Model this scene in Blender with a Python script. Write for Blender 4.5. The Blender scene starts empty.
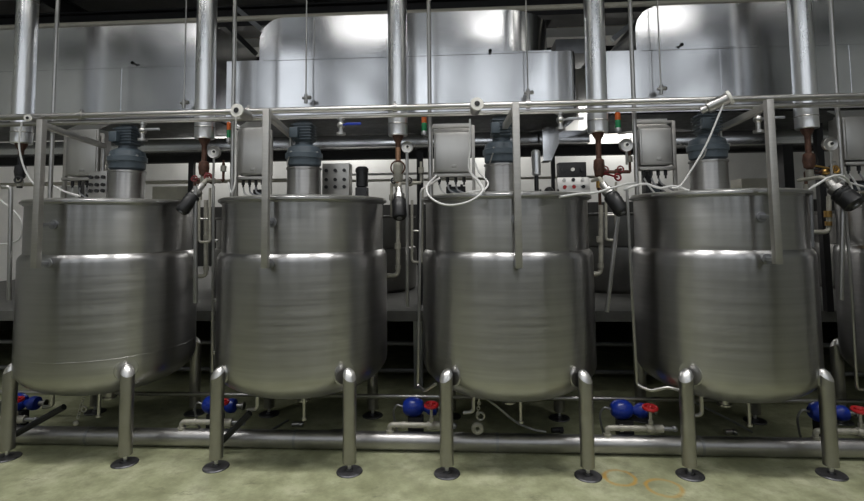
import bpy, bmesh, math, random
from mathutils import Vector, Matrix
random.seed(7)
PI = math.pi
C = bpy.context.scene.collection
SC = bpy.context.scene

# ------------------------------------------------------------------ camera
F, CYP, YAW, PIT, ROL = 506.37, -60.46, 0.0629, 0.0679, -0.0104
CAM = Vector((0.5758, -4.8308, 1.9882))
_x = Vector((math.cos(YAW), math.sin(YAW), 0))
_y = Vector((-math.sin(YAW), math.cos(YAW), 0))
_fw = math.cos(PIT) * _y + math.sin(PIT) * Vector((0, 0, 1))
_up = -math.sin(PIT) * _y + math.cos(PIT) * Vector((0, 0, 1))
_r = math.cos(ROL) * _x + math.sin(ROL) * _up
_u = -math.sin(ROL) * _x + math.cos(ROL) * _up
cd = bpy.data.cameras.new('camera')
cam = bpy.data.objects.new('camera', cd)
C.objects.link(cam)
m = Matrix((_r, _u, -_fw)).transposed().to_4x4()
m.translation = CAM
cam.matrix_world = m
cd.sensor_width = 36.0
cd.lens = F / 864 * 36
cd.shift_y = CYP / 864
cd.clip_start, cd.clip_end = 0.05, 100
SC.camera = cam


def _dir(px, py):
    return _fw + (px - 432) / F * _r - (py - 250.5 - CYP) / F * _u


def P(px, py, y):
    d = _dir(px, py)
    return CAM + d * ((y - CAM.y) / d.y)


def PZ(px, py, z):
    d = _dir(px, py)
    return CAM + d * ((z - CAM.z) / d.z)


# ------------------------------------------------------------------ materials
class N:
    def __init__(s, name):
        s.m = bpy.data.materials.new(name)
        s.m.use_nodes = True
        s.t = s.m.node_tree
        s.b = s.t.nodes['Principled BSDF']
        s.pos = None

    def n(s, typ, **kw):
        x = s.t.nodes.new(typ)
        for k, v in kw.items():
            setattr(x, k, v)
        return x

    def l(s, a, b):
        s.t.links.new(a, b)

    def coord(s):
        if s.pos is None:
            s.pos = s.n('ShaderNodeTexCoord').outputs['Object']
        return s.pos

    def noise(s, scale=5, detail=4, rough=.6, stretch=(1, 1, 1), vec=None):
        mp = s.n('ShaderNodeMapping')
        mp.inputs['Scale'].default_value = stretch
        s.l(vec or s.coord(), mp.inputs['Vector'])
        x = s.n('ShaderNodeTexNoise')
        x.inputs['Scale'].default_value = scale
        x.inputs['Detail'].default_value = detail
        x.inputs['Roughness'].default_value = rough
        s.l(mp.outputs[0], x.inputs['Vector'])
        return x.outputs['Fac']

    def ramp(s, fac, stops):
        x = s.n('ShaderNodeValToRGB')
        e = x.color_ramp.elements
        while len(e) < len(stops):
            e.new(.5)
        for i, (p, c) in enumerate(stops):
            e[i].position = p
            e[i].color = (*c, 1) if len(c) == 3 else c
        s.l(fac, x.inputs['Fac'])
        return x.outputs['Color']

    def rng(s, fac, a, b, lo=0.3, hi=0.7):
        x = s.n('ShaderNodeMapRange')
        for i, v in enumerate((lo, hi, a, b)):
            x.inputs[i + 1].default_value = v
        s.l(fac, x.inputs[0])
        return x.outputs[0]

    def math(s, op, a, b=None, c=None):
        x = s.n('ShaderNodeMath', operation=op)
        for i, v in enumerate((a, b, c)):
            if v is None:
                continue
            if isinstance(v, (int, float)):
                x.inputs[i].default_value = v
            else:
                s.l(v, x.inputs[i])
        return x.outputs[0]

    def mix(s, fac, a, b):
        x = s.n('ShaderNodeMix', data_type='RGBA')
        for k, v in ((0, fac), (6, a), (7, b)):
            if isinstance(v, (int, float)):
                x.inputs[k].default_value = v
            elif isinstance(v, tuple):
                x.inputs[k].default_value = (*v, 1)
            else:
                s.l(v, x.inputs[k])
        return x.outputs[2]

    def bump(s, h, strength=.2, dist=.01):
        x = s.n('ShaderNodeBump')
        x.inputs['Strength'].default_value = strength
        x.inputs['Distance'].default_value = dist
        s.l(h, x.inputs['Height'])
        s.l(x.outputs[0], s.b.inputs['Normal'])

    def set(s, col=None, metal=0., rough=.5, aniso=0.):
        i = s.b.inputs
        if col is not None:
            if isinstance(col, tuple):
                i['Base Color'].default_value = (*col, 1)
            else:
                s.l(col, i['Base Color'])
        i['Metallic'].default_value = metal
        if isinstance(rough, (int, float)):
            i['Roughness'].default_value = rough
        else:
            s.l(rough, i['Roughness'])
        if aniso:
            i['Anisotropic'].default_value = aniso
            i['Anisotropic Rotation'].default_value = .25
            t = s.n('ShaderNodeTangent', direction_type='RADIAL', axis='Z')
            s.l(t.outputs[0], i['Tangent'])


def plain(name, c, metal=0., rough=.5, var=.18, scale=8., stretch=(1, 1, 1), aniso=0., bump=0.):
    k = N(name)
    f = k.noise(scale, 5, .65, stretch)
    lo = tuple(v * (1 - var) for v in c)
    hi = tuple(min(1, v * (1 + var)) for v in c)
    k.set(k.ramp(f, [(.3, lo), (.7, hi)]), metal, k.rng(f, max(.05, rough - .06), rough + .08), aniso)
    if bump:
        k.bump(f, bump)
    return k.m


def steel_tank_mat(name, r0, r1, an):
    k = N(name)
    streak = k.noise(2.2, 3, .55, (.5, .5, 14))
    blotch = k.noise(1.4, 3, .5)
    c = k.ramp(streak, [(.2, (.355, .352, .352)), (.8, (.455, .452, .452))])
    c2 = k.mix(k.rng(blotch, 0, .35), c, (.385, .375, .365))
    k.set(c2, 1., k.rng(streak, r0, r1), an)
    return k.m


def hood_mat():
    k = N('sheet_steel_hood')
    f = k.noise(1.5, 4, .55)
    s = k.noise(2.5, 1, .5, (1, 1, .4))
    c = k.ramp(f, [(.3, (.62, .625, .645)), (.7, (.78, .785, .80))])
    k.set(c, 1., k.rng(s, .15, .22))
    k.bump(k.noise(1.1, 0, .4, (1, 1, .7)), .35, .02)
    return k.m


def floor_mat():
    k = N('green_epoxy_floor')
    pos = k.n('ShaderNodeNewGeometry').outputs['Position']
    a = k.noise(1.7, 7, .68, vec=pos)
    b = k.noise(6, 6, .7, vec=pos)
    c = k.ramp(a, [(.3, (.19, .198, .11)), (.5, (.335, .348, .215)), (.7, (.50, .50, .35))])
    c = k.mix(k.rng(b, 0, .8, .42, .68), c, (.19, .195, .115))
    # worn dark scuffs
    g = k.noise(3.0, 5, .75, (1, 2.2, 1), vec=pos)
    c = k.mix(k.rng(g, 0, .6, .60, .70), c, (.09, .09, .055))
    fine = k.noise(16, 4, .6, (1, 2.5, 1), vec=pos)
    c = k.mix(k.rng(fine, 0, .5, .66, .74), c, (.12, .12, .08))
    # two rusty drum rings on the floor
    for (px, py, rr, st) in ((619.5, 477.5, .118, .9), (664, 487.5, .125, .75)):
        ctr = PZ(px, py, 0)
        sub = k.n('ShaderNodeVectorMath', operation='DISTANCE')
        k.l(pos, sub.inputs[0])
        sub.inputs[1].default_value = ctr
        wob = k.math('MULTIPLY', k.noise(7, 3, .6, vec=pos), .05)
        d = k.math('SUBTRACT', k.math('ADD', sub.outputs['Value'], wob), rr + .025)
        d = k.math('ABSOLUTE', d)
        ring = k.math('MULTIPLY', k.rng(d, 1, 0, .004, .024), k.rng(b, .45, 1, .3, .6))
        c = k.mix(k.math('MULTIPLY', ring, st), c, (.42, .24, .035))
    k.set(c, 0., k.rng(a, .30, .5))
    k.b.inputs['Specular IOR Level'].default_value = .35
    k.bump(b, .12, .006)
    return k.m


M = dict(
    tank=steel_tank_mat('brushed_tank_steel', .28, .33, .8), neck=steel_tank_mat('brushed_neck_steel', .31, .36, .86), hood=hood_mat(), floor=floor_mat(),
    backtank=plain('shaded_tank_steel', (.26, .255, .245), 1, .36, .1, 4),  # darker steel copy, the low light on the back row put into its colour
    lid=plain('lid_steel', (.60, .59, .56), 1, .35),
    leg=plain('leg_steel', (.36, .35, .335), 1, .38, .08, 6),
    cap=plain('leg_cap_steel', (.74, .73, .71), 1, .36, .05),
    pad=plain('foot_pad_steel', (.16, .16, .17), 1, .45, .3, 30),
    pipe=plain('pipe_steel', (.47, .46, .445), 1, .34, .06, 2),
    tube=plain('square_tube_steel', (.50, .485, .46), 1, .48, .08, 5, (1, 1, 8)),
    alu=plain('aluminium_cladding', (.88, .885, .895), 1, .30, .08, 4, (1, 1, .2)),
    dull=plain('dull_galvanised', (.36, .365, .38), .9, .45, .15, 4),
    floorpipe=plain('floor_pipe_steel', (.44, .43, .425), 1, .40, .12, 6),
    drive=plain('blue_grey_paint', (.058, .076, .092), .0, .38, .15, 10),
    black=plain('black_plastic', (.012, .012, .013), 0, .38, .3, 10),
    blackmetal=plain('black_painted_steel', (.018, .018, .02), .2, .5, .3, 4),
    white=plain('white_hose_plastic', (.56, .56, .55), 0, .4, .06),
    ivory=plain('ivory_paint', (.60, .57, .48), 0, .45, .08),
    wall=plain('pale_wall_paint', (.74, .74, .71), 0, .6, .06, 2),
    gapshade=plain('lower_wall_shade', (.035, .035, .033), 0, .7, .15, 2),
    darkwall=plain('grey_wall_paint', (.07, .07, .068), 0, .7, .15, 2),
    ceil=plain('shaded_ceiling', (.07, .07, .07), 0, .8, .3, 2),
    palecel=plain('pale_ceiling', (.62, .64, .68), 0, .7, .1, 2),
    conc=plain('platform_concrete', (.15, .15, .14), 0, .75, .18, 6, bump=.1),
    brown=plain('rusty_pipe', (.095, .045, .03), .3, .55, .5, 25),
    copper=plain('copper_pipe', (.45, .26, .16), .8, .4, .35, 20),
    brass=plain('brass_fitting', (.58, .36, .12), 1, .35, .2, 15),
    dirty=plain('stained_pale_pipe', (.40, .385, .33), .3, .45, .25, 14),
    blue=plain('blue_enamel', (.008, .03, .28), 0, .3, .12, 8),
    red=plain('red_enamel', (.42, .012, .015), 0, .35, .15, 12),
    darkred=plain('dark_red_enamel', (.16, .012, .014), 0, .4, .3, 12),
    cabinet=plain('cabinet_steel', (.54, .53, .51), 1, .40, .06, 4, (1, 1, .3)),
    panel=plain('panel_steel', (.42, .41, .39), .9, .38, .1, 8),
    gaugeface=plain('gauge_face', (.66, .65, .61), 0, .35, .08),
    amber=plain('amber_lens', (.55, .11, .015), 0, .25, .05),
    green=plain('green_lens', (.01, .20, .07), 0, .25, .05),
)


def emit(name, c, s):
    k = N(name)
    k.set((.02, .02, .02), 0, .5)
    f = k.noise(6, 3, .6)
    k.l(k.ramp(f, [(.35, tuple(v * .25 for v in c)), (.65, c)]), k.b.inputs['Emission Color'])
    k.b.inputs['Emission Strength'].default_value = s
    return k.m


# ------------------------------------------------------------------ mesh helpers
class G:
    def __init__(s):
        s.bm = bmesh.new()
        s.bev = False

    def box(s, c, size, rot=None, bev=0.):
        g = bmesh.ops.create_cube(s.bm, size=1)
        vs = g['verts']
        for v in vs:
            v.co = Vector((v.co.x * size[0], v.co.y * size[1], v.co.z * size[2]))
        if bev:
            s.bev = True
            es = list({e for v in vs for e in v.link_edges})
            r = bmesh.ops.bevel(s.bm, geom=es, offset=bev, segments=2, affect='EDGES', profile=.6)
            vs = list({v for f in r['faces'] for v in f.verts} | {v for v in vs if v.is_valid})
        for v in vs:
            if rot:
                v.co = rot @ v.co
            v.co += Vector(c)
        return s

    def bar(s, p0, p1, w, d, bev=0.):
        """square bar between two points, width w (along x), depth d"""
        p0, p1 = Vector(p0), Vector(p1)
        a = (p1 - p0)
        q = a.to_track_quat('Z', 'Y').to_matrix()
        if abs(a.normalized().z) > .9:
            q = Vector((0, 0, 1)).rotation_difference(a).to_matrix()
        return s.box((p0 + p1) / 2, (w, d, a.length), q, bev)

    def cyl(s, p0, p1, r, r1=None, seg=20, caps=True):
        p0, p1 = Vector(p0), Vector(p1)
        r1 = r if r1 is None else r1
        q = Vector((0, 0, 1)).rotation_difference(p1 - p0).to_matrix()
        ra, rb = [], []
        for i in range(seg):
            a = 2 * PI * i / seg
            d = q @ Vector((math.cos(a), math.sin(a), 0))
            ra.append(s.bm.verts.new(p0 + d * r))
            rb.append(s.bm.verts.new(p1 + d * r1))
        for i in range(seg):
            j = (i + 1) % seg
            s.bm.faces.new((ra[i], ra[j], rb[j], rb[i]))
        if caps:
            s.bm.faces.new(ra[::-1])
            s.bm.faces.new(rb)
        return s

    def lathe(s, prof, p0=(0, 0, 0), axis=(0, 0, 1), seg=32):
        """prof: list of (radius, height along axis)"""
        p0 = Vector(p0)
        q = Vector((0, 0, 1)).rotation_difference(Vector(axis)).to_matrix()
        rings = []
        for (r, h) in prof:
            if r < 1e-5:
                rings.append([s.bm.verts.new(p0 + q @ Vector((0, 0, h)))])
            else:
                rings.append([s.bm.verts.new(p0 + q @ Vector((r * math.cos(2 * PI * i / seg), r * math.sin(2 * PI * i / seg), h))) for i in range(seg)])
        for a, b in zip(rings, rings[1:]):
            for i in range(seg):
                j = (i + 1) % seg
                f = []
                for v in (a[i % len(a)], a[j % len(a)], b[j % len(b)], b[i % len(b)]):
                    if v not in f:
                        f.append(v)
                if len(f) > 2:
                    s.bm.faces.new(f)
        for rg, rev in ((rings[0], True), (rings[-1], False)):
            if len(rg) > 2:
                s.bm.faces.new(rg[::-1] if rev else rg)
        return s

    def sphere(s, c, r, sc=(1, 1, 1)):
        g = bmesh.ops.create_uvsphere(s.bm, u_segments=20, v_segments=12, radius=r)
        for v in g['verts']:
            v.co = Vector((v.co.x * sc[0], v.co.y * sc[1], v.co.z * sc[2])) + Vector(c)
        return s

    def torus(s, c, R, r, axis=(0, 0, 1), seg=24, rs=8):
        q = Vector((0, 0, 1)).rotation_difference(Vector(axis)).to_matrix()
        rings = []
        for i in range(seg):
            a = 2 * PI * i / seg
            rings.append([s.bm.verts.new(Vector(c) + q @ Vector(((R + r * math.cos(b)) * math.cos(a), (R + r * math.cos(b)) * math.sin(a), r * math.sin(b))))
                          for b in [2 * PI * j / rs for j in range(rs)]])
        for i in range(seg):
            for j in range(rs):
                A, B = rings[i], rings[(i + 1) % seg]
                s.bm.faces.new((A[j], B[j], B[(j + 1) % rs], A[(j + 1) % rs]))
        return s

    def tube(s, pts, r, smooth=True, seg=10):
        """round tube along points; smooth = catmull-rom, else rounded corners"""
        pts = [Vector(p) for p in pts]
        path = []
        if smooth and len(pts) > 2:
            ext = [pts[0] * 2 - pts[1]] + pts + [pts[-1] * 2 - pts[-2]]
            for i in range(1, len(ext) - 2):
                a, b, c, d = ext[i - 1:i + 3]
                for k in range(8):
                    t = k / 8
                    path.append(.5 * ((2 * b) + (c - a) * t + (2 * a - 5 * b + 4 * c - d) * t * t + (3 * b - a - 3 * c + d) * t ** 3))
            path.append(pts[-1])
        elif len(pts) > 2:
            path.append(pts[0])
            for i in range(1, len(pts) - 1):
                a, b, c = pts[i - 1:i + 2]
                rr = min(r * 2.5, (a - b).length * .45, (c - b).length * .45)
                u, w = b + (a - b).normalized() * rr, b + (c - b).normalized() * rr
                for k in range(7):
                    t = k / 6
                    path.append((1 - t) ** 2 * u + 2 * t * (1 - t) * b + t * t * w)
            path.append(pts[-1])
        else:
            path = pts
        q = None
        prev = None
        rings = []
        for i, p in enumerate(path):
            t = (path[min(i + 1, len(path) - 1)] - path[max(i - 1, 0)]).normalized()
            if q is None:
                q = Vector((0, 0, 1)).rotation_difference(t).to_matrix()
            else:
                q = prev.rotation_difference(t).to_matrix() @ q
            prev = t
            rings.append([s.bm.verts.new(p + q @ Vector((r * math.cos(2 * PI * k / seg), r * math.sin(2 * PI * k / seg), 0))) for k in range(seg)])
        for A, B in zip(rings, rings[1:]):
            for k in range(seg):
                s.bm.faces.new((A[k], A[(k + 1) % seg], B[(k + 1) % seg], B[k]))
        s.bm.faces.new(rings[0][::-1])
        s.bm.faces.new(rings[-1])
        return s

    def poly(s, loop, d):
        """extrude a closed loop of points by vector d"""
        a = [s.bm.verts.new(Vector(p)) for p in loop]
        b = [s.bm.verts.new(Vector(p) + Vector(d)) for p in loop]
        n = len(a)
        s.bm.faces.new(a[::-1])
        s.bm.faces.new(b)
        for i in range(n):
            s.bm.faces.new((a[i], a[(i + 1) % n], b[(i + 1) % n], b[i]))
        return s

    def build(s, name, mat, parent=None, smooth=True, angle=35):
        org = Vector((0, 0, 0))
        if parent is not None:
            org = WORLD[parent.name]
        for v in s.bm.verts:
            v.co -= org
        bmesh.ops.recalc_face_normals(s.bm, faces=s.bm.faces[:])
        me = bpy.data.meshes.new(name)
        s.bm.to_mesh(me)
        s.bm.free()
        me.materials.append(M[mat] if isinstance(mat, str) else mat)
        if smooth:
            for p in me.polygons:
                p.use_smooth = True
            me.set_sharp_from_angle(angle=math.radians(24 if s.bev else angle))
        o = bpy.data.objects.new(name, me)
        C.objects.link(o)
        if parent is not None:
            o.parent = parent
        WORLD[o.name] = org
        return o


WORLD = {}


def thing(name, loc, label, cat, group=None):
    o = bpy.data.objects.new(name, None)
    o.empty_display_size = .1
    C.objects.link(o)
    o.location = loc
    WORLD[o.name] = Vector(loc)
    o['label'] = label
    o['category'] = cat
    if group:
        o['group'] = group
    return o


def tag(o, label, cat, group=None, kind=None):
    # move the origin of a one-mesh thing to its own lower middle
    me = o.data
    xs = [v.co for v in me.vertices]
    c = Vector(((min(v.x for v in xs) + max(v.x for v in xs)) / 2, (min(v.y for v in xs) + max(v.y for v in xs)) / 2, min(v.z for v in xs)))
    for v in me.vertices:
        v.co -= c
    o.location = c
    o['label'] = label
    o['category'] = cat
    if group:
        o['group'] = group
    if kind:
        o['kind'] = kind
    return o


def struct(o):
    o['kind'] = 'structure'
    return o


# ------------------------------------------------------------------ room
X0, X1, YF, YB, H, H2 = -8.5, 9.5, -8.0, 8.0, 5.9, 7.6
struct(G().box(((X0 + X1) / 2, 0, -.1), (X1 - X0, YB - YF, .2)).build('floor', 'floor', smooth=False))
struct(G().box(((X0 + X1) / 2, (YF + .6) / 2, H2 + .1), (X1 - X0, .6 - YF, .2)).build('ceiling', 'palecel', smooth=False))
struct(G().box(((X0 + X1) / 2, (YB + .6) / 2, H + .1), (X1 - X0, YB - .6, .2)).build('ceiling', 'ceil', smooth=False))  # rear half coloured darker than the front to stand for less light
struct(G().box(((X0 + X1) / 2, .68, (H + H2) / 2), (X1 - X0, .16, H2 - H)).build('trim_3', 'wall', smooth=False))
struct(G().box(((X0 + X1) / 2, YB + .1, H / 2), (X1 - X0, .2, H)).build('wall_back', 'wall', smooth=False))
struct(G().box(((X0 + X1) / 2, YF - .1, H2 / 2), (X1 - X0, .2, H2)).build('wall_front', 'darkwall', smooth=False))
struct(G().box((X0 - .1, 0, H2 / 2), (.2, YB - YF, H2)).build('wall_left', 'wall', smooth=False))
struct(G().box((X1 + .1, 0, H2 / 2), (.2, YB - YF, H2)).build('wall_right', 'wall', smooth=False))
# raised platform behind the tanks
PLZ = .97
struct(G().box((.5, 4.6, PLZ - .06), (17.98, 6.78, .12)).build('platform_floor', 'conc', smooth=False))
for i, px in enumerate((418, 215, 640, 30)):
    q = P(px, 340, 1.45)
    struct(G().box((q.x, 1.5, (PLZ - .12) / 2), (.11, .11, PLZ - .12)).build('platform_column', 'dull', smooth=False))
# ceiling beams
for i, (y, z, hh) in enumerate(((-3.2, 5.55, .3), (.45, 5.3, .22), (2.6, 5.2, .3), (5.2, 5.3, .3))):
    g = G()
    g.box((.5, y, z + hh / 2), (17.8, .18, .025)).box((.5, y, z - hh / 2), (17.8, .18, .025)).box((.5, y, z), (17.8, .03, hh))
    struct(g.build('ceiling_beam', 'blackmetal', smooth=False))
for x in (-6, -1.9, 2.2, 6.3):
    g = G()
    g.box((x, 0, 5.75), (.16, 15.9, .025)).box((x, 0, 5.5), (.16, 15.9, .025)).box((x, 0, 5.62), (.03, 15.9, .25))
    struct(g.build('ceiling_beam', 'blackmetal', smooth=False))

# glowing window panes added on the unseen front wall for streaks and fill
for i, (x, w_) in enumerate(((-6.6, 1.2), (-4.4, 1.1), (-2.4, .9), (-.5, 1.3), (1.3, .8), (3.0, 1.2), (5.0, .9), (7.0, 1.0))):
    wn = struct(G().box((x, YF + .03, 5.25), (w_ + .16, .06, 4.46)).build('window_%d' % (i + 3), 'dull', smooth=False))
    G().box((x, YF + .07, 5.25), (w_, .03, 4.3)).build('pane', emit('front_fill_glow_%d' % i, (.90, .95, 1.0), 2.4), wn, smooth=False)
struct(G().box(((X0 + X1) / 2, YB - .03, 1.25), (X1 - X0 - .02, .06, 2.5)).build('wall_shade_strip', 'gapshade', smooth=False))  # dark strip added over the lower back wall to darken the tank gaps

# dim green window below the platform
for i, (px0, px1) in enumerate(((590, 600.5), (608, 616))):
    a, b = P(px0, 341, 7.85), P(px1, 326, 7.85)
    cx, cz = (a.x + b.x) / 2, (a.z + b.z) / 2
    wn = struct(G().box((cx, 7.9, cz), (b.x - a.x + .1, .08, b.z - a.z + .1)).build('window_%d' % (i + 1), 'blackmetal', smooth=False))
    G().box((cx, 7.85, cz), (b.x - a.x, .03, b.z - a.z)).build('pane', emit('window_daylight_%d' % i, (.42, .52, .18), .5), wn, smooth=False)

# ------------------------------------------------------------------ tanks
ZR, ZW, ZRIM = 2.2203, 1.7599, 2.2203
TX = [-2.885, -.962, .962, 2.885, 4.81]
TR = [.75, .785, .785, .735, .75]
PADS = [((7, 456), (125, 461.5)), ((216, 465.5), (349.5, 470)), ((447, 472), (588, 474.5)), ((690, 473.5), (831.5, 473)), None]
TLAB = ['leftmost stainless mixing tank standing on tubular legs',
        'second stainless mixing tank from the left, with a side nozzle elbow',
        'third stainless mixing tank from the left, white hose looped over its rim',
        'fourth stainless mixing tank from the left, beside the dark right edge',
        'stainless mixing tank cut off by the right edge of the photo']


def tank_profile(R):
    zl = .76
    pr = [(0, .455)]
    for k in range(1, 15):
        a = k / 14 * PI / 2
        pr.append((R * math.sin(a) ** .92, zl - (zl - .455) * math.cos(a) ** .95 if k < 14 else zl))
    for k in range(1, 8):
        pr.append((R, zl + (1.69 - zl) * k / 7))
    return pr


def make_tank(i):
    x, R = TX[i], TR[i]
    t = thing('mixing_tank', (x, 0, 0), TLAB[i], 'tank', 'front row of mixing tanks')
    pr = tank_profile(R)
    sh = R - .036
    pr += [(R - .002, 1.708), (R - .007, 1.724), (R - .014, 1.737), (R - .023, 1.748), (R - .031, 1.755), (sh, ZW)]
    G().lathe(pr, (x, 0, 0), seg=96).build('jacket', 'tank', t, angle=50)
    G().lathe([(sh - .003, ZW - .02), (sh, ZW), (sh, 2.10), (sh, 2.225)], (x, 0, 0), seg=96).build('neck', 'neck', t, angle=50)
    G().lathe([(sh, 2.19), (sh + .012, 2.192), (sh + .014, 2.205), (sh + .034, 2.207), (sh + .037, 2.211), (sh + .037, 2.228), (sh + .033, 2.232), (sh, 2.232)], (x, 0, 0), seg=96).build('rim', 'tank', t)
    G().lathe([(sh + .022, 2.232), (sh + .022, 2.243), (sh - .02, 2.25), (0, 2.25)], (x, 0, 0), seg=64).build('lid', 'lid', t)
    # weld beads
    if i == 0:
        G().torus((x, 0, .87), R - .001, .0025, seg=96, rs=6).build('weld_bead', 'tank', t)
    a = .554
    if PADS[i]:
        f = [PZ(*PADS[i][0], .015), PZ(*PADS[i][1], .015)]
    else:
        f = [Vector((x - a, -a, 0)), Vector((x + a, -a, 0))]
    feet = [(f[0].x, f[0].y), (f[1].x, f[1].y), (x - a, a), (x + a, a)]
    for (lx, ly) in feet:
        top = .80
        lr = .055
        d = Vector((x - lx, -ly, 0)).normalized()
        g = G()
        # tube with a mitred top sloping up towards the tank
        seg = 24
        ra, rb = [], []
        for k in range(seg):
            an = 2 * PI * k / seg
            o = Vector((math.cos(an), math.sin(an), 0)) * lr
            ra.append(g.bm.verts.new(Vector((lx, ly, .075)) + o))
            rb.append(g.bm.verts.new(Vector((lx, ly, top - .045 + o.dot(d) * .6)) + o))
        for k in range(seg):
            j = (k + 1) % seg
            g.bm.faces.new((ra[k], ra[j], rb[j], rb[k]))
        g.bm.faces.new(ra[::-1])
        lg = g.build('leg', 'leg', t)
        g = G()
        rings = [rb_ for rb_ in ()]
        prof = [(1.0, 0), (.84, .026), (.5, .046), (0, .054)]
        prev = None
        for (s_, h_) in prof:
            if s_ == 0:
                ring = [g.bm.verts.new(Vector((lx, ly, top - .045 + h_)))]
            else:
                ring = []
                for k in range(seg):
                    an = 2 * PI * k / seg
                    o = Vector((math.cos(an), math.sin(an), 0)) * lr * s_
                    ring.append(g.bm.verts.new(Vector((lx, ly, top - .045 + o.dot(d) * .6 + h_)) + o))
            if prev:
                for k in range(seg):
                    j = (k + 1) % seg
                    if len(ring) == 1:
                        g.bm.faces.new((prev[k], prev[j], ring[0]))
                    else:
                        g.bm.faces.new((prev[k], prev[j], ring[j], ring[k]))
            prev = ring
        g.build('cap', 'cap', lg)
        G().cyl((lx, ly, .01), (lx, ly, .09), .016, seg=12).build('levelling_stem', 'cap', lg)
        G().lathe([(.104, 0), (.106, .006), (.100, .013), (.03, .018), (.028, .03), (0, .03)], (lx, ly, 0), seg=32).build('foot_pad', 'pad', lg)
        # reinforcing disc on the jacket behind the leg
        dd = Vector((lx - x, ly, 0)).normalized()
        G().lathe([(.098, 0), (.098, .012), (.09, .02), (0, .024)], Vector((x, 0, .765)) + dd * (R - .022), dd, seg=28).build('reinforcing_plate', 'tank', lg)
    # drain stubs
    G().cyl((x, 0, .34), (x, 0, .47), .045, seg=20).cyl((x, 0, .34), (x, 0, .355), .062, seg=20).build('drain_outlet', 'pipe', t)
    G().cyl((x + .08, -.25, .27), (x + .08, -.25, .47), .015, seg=12).cyl((x + .08, -.25, .255), (x + .08, -.25, .275), .026, seg=12).build('drain_stub', 'pipe', t)
    g = G().tube([(x - .33, -.3, .56), (x - .33, -.3, .36), (x - .42, -.3, .355)], .017, False)
    g.build('drain_elbow', 'pipe', t)
    return t


tanks = [make_tank(i) for i in range(5)]

# back row on the platform
RL = ['dim stainless tank on the platform behind the gap between the first two tanks',
      'dim stainless tank on the platform seen left of the third tank',
      'dim stainless tank on the platform seen between third and fourth tanks',
      'dim stainless tank on the platform behind the gap right of the fourth tank']
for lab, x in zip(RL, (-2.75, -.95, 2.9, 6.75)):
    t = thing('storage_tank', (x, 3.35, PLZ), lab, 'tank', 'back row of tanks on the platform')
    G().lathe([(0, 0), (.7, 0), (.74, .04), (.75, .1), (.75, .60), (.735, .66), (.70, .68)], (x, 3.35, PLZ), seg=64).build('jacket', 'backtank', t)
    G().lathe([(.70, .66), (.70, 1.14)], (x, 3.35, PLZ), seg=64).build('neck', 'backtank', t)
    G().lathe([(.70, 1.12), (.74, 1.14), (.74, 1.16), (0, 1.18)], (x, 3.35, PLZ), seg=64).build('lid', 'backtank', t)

# ------------------------------------------------------------------ agitator drives on the lids
DX = [(127, 147, 122), (304, 140, 118), (502, 138, 112), (709, 133, 108)]
DLAB = ['blue-grey gear motor on the leftmost tank, near the square steel post',
        'blue-grey gear motor on the second tank from the left',
        'blue-grey gear motor on the third tank, half hidden behind the square post',
        'blue-grey gear motor on the fourth tank, crossed by a white cable']
for i, (px, yt, ym) in enumerate(DX):
    p = P(px, 180, 0)
    x = p.x
    t = thing('agitator_drive', (x, 0, 2.245), DLAB[i], 'motor', 'gear motors on the tank lids')
    zb = 2.251
    G().lathe([(.19, zb), (.19, zb + .012), (.162, zb + .014), (.160, 2.53), (.17, 2.535), (.17, 2.55), (.1, 2.55)], (x, 0, 0), seg=40).build('pedestal', 'neck', t)
    G().lathe([(.13, 2.55), (.162, 2.575), (.166, 2.635), (.178, 2.642), (.178, 2.688), (.165, 2.695), (.152, 2.745), (.11, 2.768), (.085, 2.775), (.085, 2.80), (0, 2.80)],
              (x, 0, 0), seg=36).build('gearbox', 'drive', t)
    zt = 3.0
    mb = G().box((x, 0, 2.895), (.17, .17, .19), None, .02).lathe([(.07, 0), (.075, .02), (0, .03)], (x, 0, 2.985), seg=20)
    for k in range(6):
        mb.box((x, 0, 2.825 + k * .028), (.2, .2, .009), None, .003)
    mb.build('motor_housing', 'drive', t)
    for k in range(4):
        a = PI / 4 + k * PI / 2 + .3
        G().cyl((x + .17 * math.cos(a), .17 * math.sin(a), 2.685), (x + .17 * math.cos(a), .17 * math.sin(a), 2.70), .012, seg=8).build('bolt', 'pipe', t)
    G().box((x - .06, -.12, 2.88), (.08, .06, .10), None, .008).build('terminal_box', 'drive', t)
    G().tube([(x - .12, -.10, 2.55), (x - .11, -.16, 2.58), (x - .09, -.175, 2.64)], .007).build('grease_line', 'pipe', t)

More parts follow.
